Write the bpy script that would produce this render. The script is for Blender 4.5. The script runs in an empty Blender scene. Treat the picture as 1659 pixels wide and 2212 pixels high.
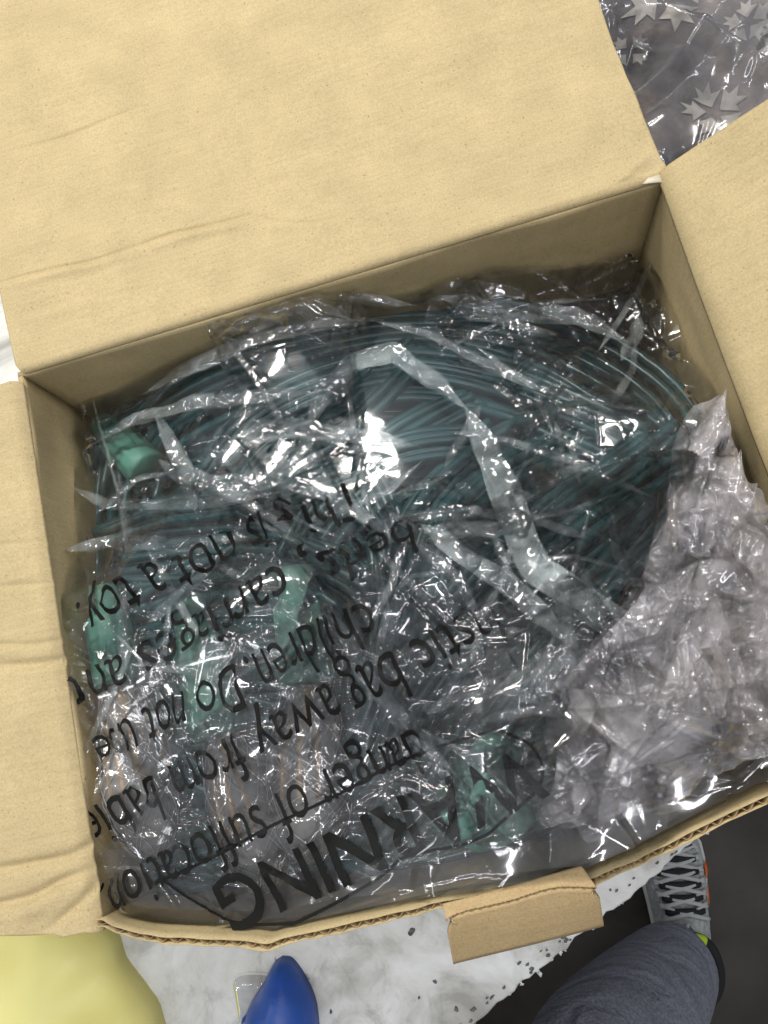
import bpy, math, zlib, base64
import numpy as np
from mathutils import Matrix, Vector
S = bpy.context.scene
COL = S.collection
# ------------------------------------------------------------------ camera, world, lamps, exposure
CR = np.array([[0.9602, 0.2603, 0.1014], [-0.2326, 0.9460, -0.2258], [-0.1547, 0.1932, 0.9689]])
CP = np.array([0.2446, -0.2460, 0.4318])
F = 1750.0                                     # focal length for a 1659 px wide picture
cd = bpy.data.cameras.new('camera'); cam = bpy.data.objects.new('camera', cd); COL.objects.link(cam)
cd.sensor_fit = 'HORIZONTAL'; cd.sensor_width = 36; cd.lens = 36 * F / 1659; cd.clip_start = .02; cd.clip_end = 60
u_, _s, v_ = np.linalg.svd(CR); RR = u_ @ v_
cam.matrix_world = Matrix([[*RR[0], CP[0]], [*RR[1], CP[1]], [*RR[2], CP[2]], [0, 0, 0, 1]])
S.camera = cam
W = bpy.data.worlds.new('World'); S.world = W; W.use_nodes = True
W.node_tree.nodes['Background'].inputs[0].default_value = (.90, .95, 1.0, 1)
W.node_tree.nodes['Background'].inputs[1].default_value = .34
def area(name, loc, target, sx, sy, power, col):
    l = bpy.data.lights.new(name, 'AREA'); l.shape = 'RECTANGLE'; l.size = sx; l.size_y = sy; l.energy = power; l.color = col
    o = bpy.data.objects.new(name, l); COL.objects.link(o); o.location = loc
    o.rotation_euler = (Vector(target) - Vector(loc)).to_track_quat('-Z', 'Y').to_euler(); return o
T0 = (.2, -.15, 0)
area('ceiling_and_glint_lamp', (-.05, .66, 1.20), T0, 1.0, .035, 11.5, (1, .97, .91))
area('ceiling_and_glint_lamp', (-.10, 1.25, 1.75), T0, 1.2, .035, 12, (1, .97, .90))
area('ceiling_and_glint_lamp', (.30, -.75, 1.75), T0, 1.2, .03, 8.5, (.94, .95, 1))  # added lamp on the near side: spreads film glints, lifts table and pouch
area('ceiling_and_glint_lamp', (1.05, .15, 1.45), T0, .03, 1.2, 4, (.93, .93, 1))
area('ceiling_and_glint_lamp', (-.85, .1, 1.55), T0, .03, 1.2, 4, (.94, .97, 1))
area('ceiling_and_glint_lamp', (-1.7, -.3, 1.5), T0, .04, 1.2, 2.5, (.94, .97, 1))  # added outer side lamp, only to scatter glints across the wrinkles
area('ceiling_and_glint_lamp', (1.9, .2, 1.5), T0, .04, 1.2, 2.5, (.93, .93, 1))  # its added counterpart on the right, also for glints
S.view_settings.view_transform = 'Standard'; S.view_settings.look = 'None'; S.view_settings.exposure = 0.2; S.view_settings.gamma = 1
S.render.engine = 'CYCLES'
cy = S.cycles; cy.use_denoising = True; cy.max_bounces = 12; cy.transparent_max_bounces = 20; cy.transmission_bounces = 8
cy.diffuse_bounces = 2; cy.glossy_bounces = 2; cy.sample_clamp_indirect = 4; cy.use_adaptive_sampling = True; cy.adaptive_threshold = .03; cy.adaptive_min_samples = 16
# ------------------------------------------------------------------ helpers
def ray(x, y): return RR @ np.array([(x - 829.5) / F, -(y - 1106.) / F, -1.])
def at(x, y, z): d = ray(x, y); return CP + d * (z - CP[2]) / d[2]
rng = np.random.default_rng(3)
_ng = np.random.default_rng(11).normal(size=(97, 97))
def noise(x, y, sp, k=0):
    u = np.mod(np.asarray(x) / sp + 31.7 * k + 7.1, 95.); v = np.mod(np.asarray(y) / sp + 17.3 * k + 3.3, 95.)
    i = u.astype(int); j = v.astype(int); fu = u - i; fv = v - j
    fu = fu * fu * (3 - 2 * fu); fv = fv * fv * (3 - 2 * fv)
    return (_ng[i, j] * (1 - fu) + _ng[i + 1, j] * fu) * (1 - fv) + (_ng[i, j + 1] * (1 - fu) + _ng[i + 1, j + 1] * fu) * fv
def mesh(name, V, Fc, mat, parent=None, smooth=True):
    """Fc: a list of face tuples, or a list of (n,4) arrays"""
    me = bpy.data.meshes.new(name); V = np.asarray(V, float)
    if len(Fc) and isinstance(Fc[0], np.ndarray): ln = np.concatenate([np.full(len(f), f.shape[1]) for f in Fc]); flat = np.concatenate([f.ravel() for f in Fc])
    else: ln = np.array([len(f) for f in Fc]); flat = np.fromiter((i for f in Fc for i in f), np.int32, ln.sum())
    me.vertices.add(len(V)); me.vertices.foreach_set('co', V.ravel()); me.loops.add(len(flat)); me.loops.foreach_set('vertex_index', flat.astype(np.int32))
    me.polygons.add(len(ln)); me.polygons.foreach_set('loop_start', np.concatenate([[0], np.cumsum(ln)[:-1]]).astype(np.int32)); me.update(calc_edges=True); me.validate()
    if smooth: me.polygons.foreach_set('use_smooth', [True] * len(me.polygons))
    me.materials.append(mat); o = bpy.data.objects.new(name, me); COL.objects.link(o); o.parent = parent; return o
def empty(name, label, cat, loc, group=None):
    o = bpy.data.objects.new(name, None); COL.objects.link(o); o.location = loc; o['label'] = label; o['category'] = cat
    o.empty_display_size = .02
    if group: o['group'] = group
    return o
class MB:
    def __init__(s): s.V = []; s.F = []; s.n = 0
    def add(s, V, Fc):
        V = np.asarray(V, float); s.V.append(V)
        if isinstance(Fc, np.ndarray): s.F.append(Fc + s.n)
        else:
            by = {}
            for f in Fc: by.setdefault(len(f), []).append(f)
            for k in by: s.F.append(np.array(by[k], int) + s.n)
        s.n += len(V)
    def build(s, name, mat, parent=None, smooth=True):
        V = np.concatenate(s.V)
        if parent is not None: V = V - np.array(parent_loc(parent))
        return mesh(name, V, s.F, mat, parent, smooth)
def parent_loc(p):
    l = np.zeros(3)
    while p is not None: l += np.array(p.location); p = p.parent
    return l
def gridF(n, m, off=0, flip=False):
    i, j = np.meshgrid(np.arange(n - 1), np.arange(m - 1), indexing='ij'); a = (i * m + j).ravel() + off
    q = np.stack([a, a + m, a + m + 1, a + 1], 1)
    return q[:, ::-1] if flip else q
def sheet(P, th=0.0):
    """a grid of points (n,m,3); th>0 gives it a back side and closed edges"""
    n, m, _ = P.shape
    if th == 0: return P.reshape(-1, 3), gridF(n, m)
    du = np.gradient(P, axis=0); dv = np.gradient(P, axis=1); N = np.cross(du, dv); N /= np.linalg.norm(N, axis=-1, keepdims=True) + 1e-12
    Q = P - N * th; V = np.concatenate([P.reshape(-1, 3), Q.reshape(-1, 3)]); o = n * m
    Fc = [gridF(n, m), gridF(n, m, o, True)]
    ring = [i * m for i in range(n)] + [(n - 1) * m + j for j in range(1, m)] + [i * m + m - 1 for i in range(n - 2, -1, -1)] + [j for j in range(m - 2, 0, -1)]
    r = np.array(ring); r2 = np.roll(r, -1); Fc.append(np.stack([r2, r, r + o, r2 + o], 1))
    return V, np.concatenate(Fc)
def resample(P, n):
    P = np.asarray(P, float)
    for _ in range(1):                                   # Catmull-Rom through the points
        Q = np.vstack([2 * P[0] - P[1], P, 2 * P[-1] - P[-2]]); out = []
        for k in range(len(P) - 1):
            t = np.linspace(0, 1, 16, endpoint=False)[:, None]; a, b, c, d = Q[k:k + 4]
            out.append(.5 * ((2 * b) + (c - a) * t + (2 * a - 5 * b + 4 * c - d) * t ** 2 + (3 * b - a - 3 * c + d) * t ** 3))
        P = np.vstack(out + [P[-1:]])
    L = np.concatenate([[0], np.cumsum(np.linalg.norm(np.diff(P, axis=0), axis=1))]); s = np.linspace(0, L[-1], n)
    return np.stack([np.interp(s, L, P[:, k]) for k in range(P.shape[1])], 1)
def tube(P, r, k=8, caps=True):
    P = np.asarray(P, float); n = len(P); r = np.broadcast_to(np.asarray(r, float), (n,))
    T = np.gradient(P, axis=0); T /= np.linalg.norm(T, axis=1, keepdims=True) + 1e-12
    up = np.array([0, 0, 1.]) if abs(T[0][2]) < .9 else np.array([1., 0, 0]); A = np.zeros_like(P); a = np.cross(T[0], up); a /= np.linalg.norm(a)
    for i in range(n):
        a = a - T[i] * (a @ T[i]); a /= np.linalg.norm(a) + 1e-12; A[i] = a
    B = np.cross(T, A); ph = np.linspace(0, 2 * np.pi, k, endpoint=False)
    V = P[:, None] + r[:, None, None] * (A[:, None] * np.cos(ph)[None, :, None] + B[:, None] * np.sin(ph)[None, :, None])
    Fc = [(i * k + j, i * k + (j + 1) % k, (i + 1) * k + (j + 1) % k, (i + 1) * k + j) for i in range(n - 1) for j in range(k)]
    if caps: Fc += [tuple(range(k))[::-1], tuple((n - 1) * k + j for j in range(k))]
    return V.reshape(-1, 3), Fc
def lathe(a, b, prof, k=28, flute=0, nf=18):
    """profile [(t along a-b in metres, radius)] turned about the axis a->b"""
    a = np.asarray(a, float); b = np.asarray(b, float); d = b - a; d /= np.linalg.norm(d)
    s = np.cross(d, [0, 0, 1.]); s /= np.linalg.norm(s); t = np.cross(d, s); ph = np.linspace(0, 2 * np.pi, k, endpoint=False); V = []
    for q in prof:
        rr = q[1] * (1 + (flute * (np.cos(ph * nf)) if len(q) > 2 and q[2] else 0))
        V.append(a + d * q[0] + (s * np.cos(ph)[:, None] + t * np.sin(ph)[:, None]) * (rr[:, None] if np.ndim(rr) else rr))
    n = len(prof); Fc = [(i * k + j, i * k + (j + 1) % k, (i + 1) * k + (j + 1) % k, (i + 1) * k + j) for i in range(n - 1) for j in range(k)]
    Fc += [tuple(range(k))[::-1], tuple((n - 1) * k + j for j in range(k))]
    return np.vstack(V), Fc
def box(c, h, R=None):
    V = np.array([[sx, sy, sz] for sx in (-1, 1) for sy in (-1, 1) for sz in (-1, 1)], float) * np.array(h)
    if R is not None: V = V @ np.array(R).T
    return V + np.array(c), [(0, 1, 3, 2), (4, 6, 7, 5), (0, 4, 5, 1), (2, 3, 7, 6), (0, 2, 6, 4), (1, 5, 7, 3)]
# ------------------------------------------------------------------ materials
def newmat(name):
    m = bpy.data.materials.new(name); m.use_nodes = True; nt = m.node_tree
    for n in list(nt.nodes): nt.nodes.remove(n)
    out = nt.nodes.new('ShaderNodeOutputMaterial')
    def N(t, **k):
        n = nt.nodes.new('ShaderNode' + t)
        for a, b in k.items():
            if a.startswith('_'): setattr(n, a[1:], b)
            else: n.inputs[a.replace('__', ' ')].default_value = b
        return n
    L = lambda a, b: nt.links.new(a, b)
    return m, N, L, out
def ramp(N, L, src, stops, interp='LINEAR'):
    r = N('ValToRGB'); r.color_ramp.interpolation = interp
    e = r.color_ramp.elements
    while len(e) < len(stops): e.new(.5)
    for el, (p, c) in zip(e, stops): el.position = p; el.color = c if len(c) == 4 else (*c, 1)
    L(src, r.inputs[0]); return r.outputs[0]
def mixc(N, L, fac, a, b, mode='MIX'):
    m = N('Mix', _data_type='RGBA', _blend_type=mode)
    for s, v in ((m.inputs[0], fac), (m.inputs[6], a), (m.inputs[7], b)):
        if hasattr(v, 'is_linked'): L(v, s)
        else: s.default_value = v
    return m.outputs[2]
def cardboard(name, base=(.485, .382, .208), axis='X'):
    m, N, L, out = newmat(name); tc = N('TexCoord').outputs['Object']
    def nz(scale, det=3, st=None, rough=.55):
        n = N('TexNoise', Scale=scale, Detail=det, Roughness=rough)
        if st: mp = N('Mapping'); mp.inputs['Scale'].default_value = st; L(tc, mp.inputs[0]); L(mp.outputs[0], n.inputs['Vector'])
        else: L(tc, n.inputs['Vector'])
        return n.outputs[0]
    d = tuple(c * .92 for c in base); l = tuple(min(1, c * 1.1) for c in base)
    c = ramp(N, L, nz(28, 6), [(.3, d), (.7, l)])
    c = mixc(N, L, .5, c, ramp(N, L, nz(900, 2), [(.3, (.72, .70, .66)), (.65, (1.12, 1.12, 1.12))]), 'MULTIPLY')
    fl = ramp(N, L, nz(650, 1), [(.0, (.35, .28, .2)), (.24, (.5, .42, .32)), (.29, (1, 1, 1)), (1, (1, 1, 1))])
    c = mixc(N, L, .75, c, fl, 'MULTIPLY')
    c = mixc(N, L, .18, c, ramp(N, L, nz(60, 2, (.6, 9, 1)), [(.35, (.7, .68, .62)), (.6, (1, 1, 1))]), 'MULTIPLY')
    b = N('BsdfPrincipled', Roughness=.78); b.inputs['Specular IOR Level'].default_value = .25; L(c, b.inputs['Base Color'])
    bp = N('Bump', Strength=.22, Distance=.0006); L(nz(260, 5), bp.inputs['Height']); 
    wv = N('TexWave', _bands_direction=axis, Scale=40, Distortion=.6, Detail=1); L(tc, wv.inputs[0]); bp3 = N('Bump', Strength=.10, Distance=.0012); L(wv.outputs[1], bp3.inputs['Height']); L(bp.outputs[0], bp3.inputs['Normal']); bp = bp3
    bp2 = N('Bump', Strength=.07, Distance=.004); L(nz(18, 2), bp2.inputs['Height']); L(bp.outputs[0], bp2.inputs['Normal'])
    L(bp2.outputs[0], b.inputs['Normal']); L(b.outputs[0], out.inputs[0]); return m
def film(name, haze=.06, tint=(.97, .97, .975), rough=.06, hcol=(.80, .80, .82), scale=1.0, var=.5, sheen=.12, fres=1.2):
    """thin clear film: Fresnel mirror (a sharp and a soft lobe) over a see-through sheet with a little milky scatter"""
    m, N, L, out = newmat(name); tc = N('TexCoord').outputs['Object']
    tr = N('BsdfTransparent', Color=(*tint, 1)); gl = N('BsdfGlossy', Color=(1, 1, 1, 1), Roughness=rough); g2 = N('BsdfGlossy', Color=(.93, .95, 1, 1), Roughness=.26)
    gm = N('MixShader'); gm.inputs[0].default_value = sheen; L(gl.outputs[0], gm.inputs[1]); L(g2.outputs[0], gm.inputs[2])
    df = N('BsdfDiffuse', Color=(*hcol, 1)); tl = N('BsdfTranslucent', Color=(*hcol, 1)); hz = N('MixShader'); hz.inputs[0].default_value = .4; L(df.outputs[0], hz.inputs[1]); L(tl.outputs[0], hz.inputs[2])
    n2 = N('TexNoise', Scale=26 * scale, Detail=2); L(tc, n2.inputs['Vector'])
    hf = N('MapRange'); L(n2.outputs[0], hf.inputs[0]); hf.inputs[1].default_value = .35; hf.inputs[2].default_value = .7; hf.inputs[3].default_value = haze * (1 - var); hf.inputs[4].default_value = haze * (1 + var)
    m1 = N('MixShader'); L(hf.outputs[0], m1.inputs[0]); L(tr.outputs[0], m1.inputs[1]); L(hz.outputs[0], m1.inputs[2])
    fr = N('Fresnel', IOR=1.5); fm = N('Math', _operation='MULTIPLY'); L(fr.outputs[0], fm.inputs[0]); fm.inputs[1].default_value = fres; fm.use_clamp = True
    m2 = N('MixShader'); L(fm.outputs[0], m2.inputs[0]); L(m1.outputs[0], m2.inputs[1]); L(gm.outputs[0], m2.inputs[2]); L(m2.outputs[0], out.inputs[0])
    return m
def plain(name, col, rough=.5, spec=.5, var=.0, nscale=80, bump=0, bscale=300, coat=0):
    m, N, L, out = newmat(name); tc = N('TexCoord').outputs['Object']; b = N('BsdfPrincipled', Roughness=rough); b.inputs['Specular IOR Level'].default_value = spec
    n = N('TexNoise', Scale=nscale, Detail=4); L(tc, n.inputs['Vector'])
    L(ramp(N, L, n.outputs[0], [(.3, tuple(c * (1 - var) for c in col)), (.7, tuple(min(1, c * (1 + var)) for c in col))]), b.inputs['Base Color'])
    if bump:
        n2 = N('TexNoise', Scale=bscale, Detail=3); L(tc, n2.inputs['Vector']); bp = N('Bump', Strength=bump, Distance=.002); L(n2.outputs[0], bp.inputs['Height']); L(bp.outputs[0], b.inputs['Normal'])
    b.inputs['Coat Weight'].default_value = coat
    L(b.outputs[0], out.inputs[0]); return m
M_card = cardboard('kraft_cardboard'); M_side = cardboard('side_flap_cardboard', axis='Y'); M_cut = cardboard('cut_cardboard', (.30, .21, .11)); M_torn = plain('torn_kraft_liner', (.62, .55, .42), .9, .2, .15)
M_cable = plain('green_cable_plastic', (.022, .080, .084), .26, .5, .35, 30)
M_socket = plain('green_socket_plastic', (.095, .26, .20), .5, .5, .15, 60)
M_fil = plain('orange_filament', (1.0, .52, .02), .5)
M_ink = plain('black_print', (.005, .005, .004), .6, .2)
M_blue = plain('blue_plastic', (.014, .075, .36), .38, .5, .12, 120, .1, 500)
M_film = film('clear_film', .018)
M_film_in = film('inner_clear_film', .018)
M_pleat = film('folded_clear_film', .10, hcol=(.80, .87, .87), var=.8, scale=2)
M_heap = film('crumpled_milky_film', .22, hcol=(1.0, .94, .95), scale=1.8, tint=(.995, .985, .99), var=.85, fres=2.4, sheen=.45)
M_low = film('low_clear_film', .05, hcol=(.85, .77, .74))
# ------------------------------------------------------------------ the room: floor
fb = MB(); fb.add([(-3, -3, -.93), (3, -3, -.93), (3, 3, -.93), (-3, 3, -.93)], [(0, 1, 2, 3)])
flo = fb.build('floor', plain('dark_floor', (.060, .053, .045), .7, .3, .35, 9, .3, 60)); flo['kind'] = 'structure'
# ------------------------------------------------------------------ table with worn marble-print top
m, N, L, out = newmat('marble_laminate'); tc = N('TexCoord').outputs['Object']
n1 = N('TexNoise', Scale=9, Detail=8, Distortion=1.5, Roughness=.6); L(tc, n1.inputs['Vector'])
c = ramp(N, L, n1.outputs[0], [(.34, (.42, .40, .36)), (.46, (.74, .73, .69)), (.60, (.86, .85, .82))])
n2 = N('TexNoise', Scale=5.5, Detail=7, Distortion=2.2, Roughness=.55); L(tc, n2.inputs['Vector'])
c = mixc(N, L, .18, c, ramp(N, L, n2.outputs[0], [(.470, (1, 1, 1)), (.496, (.50, .49, .48)), (.530, (1, 1, 1))]), 'MULTIPLY')
n5 = N('TexNoise', Scale=26, Detail=9, Roughness=.72, Distortion=.8); L(tc, n5.inputs['Vector']); c = mixc(N, L, .75, c, ramp(N, L, n5.outputs[0], [(.30, (.45, .44, .42)), (.46, (.88, .88, .86)), (.6, (1, 1, 1))]), 'MULTIPLY')
n3 = N('TexNoise', Scale=38, Detail=3); L(tc, n3.inputs['Vector'])
c = mixc(N, L, .8, c, ramp(N, L, n3.outputs[0], [(.0, (.15, .15, .15)), (.285, (.2, .2, .2)), (.30, (1, 1, 1)), (1, (1, 1, 1))]), 'MULTIPLY')
b = N('BsdfPrincipled', Roughness=.35); L(c, b.inputs['Base Color']); L(b.outputs[0], out.inputs[0]); M_marble = m
ZT = -.18
e0 = at(1022, 2210, ZT)[:2]; e1 = at(1495, 1818, ZT)[:2]; ed = (e1 - e0) / np.linalg.norm(e1 - e0); en = np.array([-ed[1], ed[0]])
tbl = empty('table', 'white marble print table with a chipped worn edge under the cardboard box', 'table', (0, 0, -.93))
n = 500; s = np.linspace(-1.2, 1.1, n); jag = .0009 * noise(s, s * 0, .012) + .0010 * noise(s, s * 0, .004, 2)
E = e0 + ed * s[:, None] + en * (-.001 + jag)[:, None]
rows = []
for (off, z) in ((1.3, ZT), (.30, ZT), (.06, ZT), (.0015, ZT), (0, ZT - .0012), (.0, ZT - .022), (1.3, ZT - .022)):
    rows.append(np.column_stack([E + en * off, np.full(n, z)]))
tb = MB(); tb.add(*sheet(np.array(rows)[::-1])); tb.build('tabletop', M_marble, tbl, smooth=False)
ch = MB(); M_chip = plain('exposed_chipboard', (.16, .155, .15), .9, .2, .5, 300, .5)
M_flake = plain('white_laminate_flake', (.72, .71, .68), .6)
r2 = np.random.default_rng(8)
def blob(c2, r, z, ang, asp):
    k = 11; ph = np.linspace(0, 2 * np.pi, k, endpoint=False); rr = r * (.55 + .6 * r2.random(k))
    q = np.stack([np.cos(ph) * rr, np.sin(ph) * rr * asp], 1); R_ = np.array([[math.cos(ang), -math.sin(ang)], [math.sin(ang), math.cos(ang)]]); q = q @ R_.T + c2
    V = np.column_stack([q, np.full(k, z)]); V = np.vstack([V, V - [0, 0, .0006]])
    return V, [tuple(range(k))] + [tuple(range(k, 2 * k))[::-1]] + [(j, j + k, (j + 1) % k + k, (j + 1) % k) for j in range(k)]
CH = []
for i in range(36):
    s_ = r2.uniform(-.10, .26); o_ = abs(r2.normal(0, .004)) + .0012
    CH.append(blob(e0 + ed * s_ + en * o_, r2.uniform(.0006, .0026), ZT + .0007, math.atan2(ed[1], ed[0]), r2.uniform(.3, .8)))
for (px, py, r) in ((889, 2012, .0035), (940, 2120, .0018), (986, 2180, .002), (715, 2185, .0018), (905, 2155, .0012)):
    CH.append(blob(at(px, py, ZT)[:2], r, ZT + .0007, r2.random() * 3, .7))
for (px, py) in ((1086, 2132), (1057, 2168), (1139, 2090), (1226, 2027), (1322, 1928), (1425, 1865), (1451, 1844), (1120, 2085)):
    CH.append(blob(at(px, py, ZT)[:2] + r2.normal(0, .001, 2), r2.uniform(.001, .0022), ZT + .0007, .4, .6))
for q in CH: mb = MB(); mb.add(*q); mb.build('chipped_patch', M_chip, tbl, smooth=False)
for (px, py) in ((1190, 2071), (1216, 2051), (1210, 2060), (1162, 2098), (1166, 2106), (1127, 2127), (1340, 1949), (1280, 2004), (1283, 1998), (1100, 2147)):
    q = at(px, py, ZT); k_ = 9; ph = np.linspace(0, 2 * np.pi, k_, endpoint=False); rr = r2.uniform(.0010, .0026) * r2.uniform(.35, 1.3, k_); V = np.column_stack([q[0] + rr * np.cos(ph), q[1] + rr * np.sin(ph) * 1.4, q[2] - .001 + .5 * rr * np.sin(ph)])
    fk = MB(); fk.add(np.vstack([V, V - [0, 0, .0004]]), [tuple(range(k_)), tuple(range(k_, 2 * k_))[::-1]] + [(j, j + k_, (j + 1) % k_ + k_, (j + 1) % k_) for j in range(k_)]); fk.build('laminate_flake', M_flake, tbl, smooth=False)
lg = MB(); lg.add(*box((-.35, .1, -.56), (.025, .025, .358))); lg.build('leg', plain('table_leg_metal', (.12, .12, .12), .5), tbl, False)
lg = MB(); lg.add(*box((.75, .5, -.56), (.025, .025, .358))); lg.build('leg', plain('table_leg_metal', (.12, .12, .12), .5), tbl, False)
# ------------------------------------------------------------------ the cardboard box
BW, BL, BZ = .40, .324, -.179
bx = empty('cardboard_box', 'open brown corrugated cardboard box with its flaps folded back, full of plastic bags', 'box', (BW / 2, -BL / 2, BZ))
def creases(X, Y, Z, lines):
    for (pts, amp, wd) in lines:
        P = np.array([at(x, y, 0)[:2] for x, y in pts]); P = resample(P, 40); best = np.full(X.shape, 9.)
        tpos = np.zeros(X.shape)
        for k in range(len(P) - 1):
            a, d = P[k], P[k + 1] - P[k]; t = np.clip(((X - a[0]) * d[0] + (Y - a[1]) * d[1]) / (d @ d), 0, 1)
            dd = np.hypot(X - a[0] - t * d[0], Y - a[1] - t * d[1]); up = dd < best; best = np.where(up, dd, best); tpos = np.where(up, (k + t) / 39, tpos)
        Z = Z + 1.7 * amp * np.exp(-(best / wd) ** 2) * np.sin(np.pi * np.clip(tpos, .04, .96)) ** .5
    return Z
# back lid
n, m_ = 440, 350
xs = np.linspace(0, 1, n); ys = np.linspace(0, .32, m_); X, Y = np.meshgrid(xs, ys, indexing='ij')
cut = np.where(Y < .006, .0035 * (1 - Y / .006), 0)
X = -.0005 - .004 * np.clip(Y / .07, 0, 1) + cut + X * (BW + .0035 - 2 * cut + .001 * noise(Y, Y * 0, .02, 3) * (Y > .01))
Z = .0003 * noise(X, Y, .03) + .0010 * noise(X, Y, .2, 4) * np.clip(Y / .1, 0, 1)
Z = creases(X, Y, Z, [([(0, 610), (110, 580), (200, 562), (290, 530)], -.0011, .0010), ([(290, 532), (360, 505), (440, 486), (540, 461)], -.0011, .0010),
    ([(540, 462), (600, 478), (670, 480), (740, 470)], -.0007, .002), ([(560, 500), (640, 478), (720, 482)], .0008, .004), ([(0, 335), (120, 300), (230, 258), (300, 228)], -.0008, .0011),
    ([(30, 700), (140, 670), (200, 650)], .0006, .003), ([(900, 170), (1040, 118), (1110, 95)], -.0006, .003), ([(1330, 400), (1370, 360), (1410, 330)], .001, .003), ([(1360, 410), (1390, 380), (1415, 362)], -.0009, .002),
    ([(0, 625), (110, 594), (200, 575), (290, 545)], .0010, .003), ([(300, 545), (440, 500), (540, 478)], .0010, .003)])
# rounded fold down into the wall
th = np.clip(Y / .006, 0, 1)
Zf = np.where(Y < .006, Z * 0 - .0045 * (1 - np.sin(th * np.pi / 2)), Z); Yf = np.where(Y < .006, .006 * (1 - np.cos(th * np.pi / 2)) * .9, Y - .0006)
P = np.stack([X, Yf, Zf], -1); mb = MB(); mb.add(*sheet(P, .003)); mb.build('back_lid', M_card, bx)
def wall(name, xa, ya, xb, yb, bulge, top=-.0045, inset_top=0, k=40, h=36):
    """a wall from (xa,ya) to (xb,yb); its inner face is on the left of the run"""
    t = np.linspace(0, 1, k); s_ = np.linspace(0, 1, h); T, H_ = np.meshgrid(t, s_, indexing='ij'); d = np.array([xb - xa, yb - ya]); Ln = np.linalg.norm(d); d = d / Ln; nn = np.array([-d[1], d[0]])
    off = bulge(T, H_); X = xa + d[0] * T * Ln + nn[0] * off; Y = ya + d[1] * T * Ln + nn[1] * off; Z = BZ + (top - BZ) * H_
    mb = MB(); mb.add(*sheet(np.stack([X, Y, Z], -1), -.003)); return mb.build(name, M_card, bx)
nzb = lambda k: (lambda T, H_: .0008 * np.clip(9 * T * (1 - T), 0, 1) * noise(T, H_, .13, k) + 0 * T)
wall('back_wall', BW + .003, 0, -.003, 0, nzb(1)); wall('left_wall', 0, -.0002, 0, -BL, lambda T, H_: .0012 * noise(T, H_, .2, 2) * np.clip(9 * T * (1 - T), 0, 1) + .0012 * np.sin(np.pi * H_) * np.sin(np.pi * T))
wall('right_wall', BW, -BL - .0, BW, -.0002, nzb(3))
mb = MB(); mb.add(*box((BW / 2, -BL / 2, BZ - .0005), (BW / 2 + .002, BL / 2 + .002, .0005))); mb.build('bottom', M_card, bx, False)
# right flap tilted up by 37 degrees
n, m_ = 120, 110
t = np.linspace(0, 1, n); w_ = np.linspace(0, .17, m_); T, Wd = np.meshgrid(t, w_, indexing='ij'); th = math.radians(37)
ysA = .002 - T * (BL - .002); Zn = .0004 * noise(T * .3, Wd, .02, 5) + .0018 * noise(T * .3, Wd, .10, 6)
bl = np.clip(Wd / .012, 0, 1); an = math.pi / 2 + (th - math.pi / 2) * bl ** .8
dw = w_[1]; Xo = np.cumsum(np.cos(an) * dw, 1); Zo = np.cumsum(np.sin(an) * dw, 1)
P = np.stack([BW + Xo - math.sin(th) * Zn, ysA - .02 * (Wd / .17) * (T < .0) + 0 * T, -.0045 + Zo + math.cos(th) * Zn], -1)[::-1]
mb = MB(); mb.add(*sheet(P, .003)); mb.build('right_flap', M_side, bx)
# left flap, creased, roughly flat, its near edge ragged
n, m_ = 320, 180
t = np.linspace(0, 1, n); w_ = np.linspace(0, .17, m_); T, Wd = np.meshgrid(t, w_, indexing='ij')
X = .001 - Wd; Yt = .0 * X - .004 + .04 * X - .2 * np.clip(.006 - Wd, 0, 1)
ybot = -np.array([at(x, y, 0)[1] for x, y in ((0, 2022), (60, 2021), (114, 2019), (135, 2026), (180, 2016), (212, 2018), (229, 2005))]); xb = np.array([at(x, y, 0)[0] for x, y in ((0, 2022), (60, 2021), (114, 2019), (135, 2026), (180, 2016), (212, 2018), (229, 2005))])
Yb = -np.interp(X, xb, ybot); Y = Yt + (Yb - Yt) * T
Z = .0001 * noise(X, Y, .02, 7) + .0008 * noise(X, Y, .12, 8)
Z = creases(X, Y, Z, [([(-60, 1440), (60, 1435), (150, 1425), (205, 1420)], -.0016, .0030), ([(-60, 1392), (60, 1392), (130, 1382), (180, 1372)], -.0008, .0018), ([(-60, 1270), (80, 1262), (150, 1258)], -.0007, .002), ([(-60, 1180), (80, 1172), (120, 1170)], -.0005, .002),
    ([(-60, 1888), (60, 1868), (150, 1848), (195, 1820), (205, 1790)], -.0019, .0026), ([(-60, 1965), (60, 1940), (130, 1905), (190, 1880)], -.0022, .0028), ([(100, 2010), (150, 1970), (190, 1930), (205, 1890)], -.0016, .0028), ([(20, 1990), (90, 1950), (170, 1925)], .0010, .005), ([(0, 995), (60, 990), (110, 985)], -.0004, .002)])
bl = np.clip(Wd / .008, 0, 1); Z = Z - .0045 * (1 - np.sin(bl * np.pi / 2))
P = np.stack([X, Y, Z], -1); mb = MB(); mb.add(*sheet(P, -.003)); mb.build('left_flap', M_side, bx)
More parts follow.
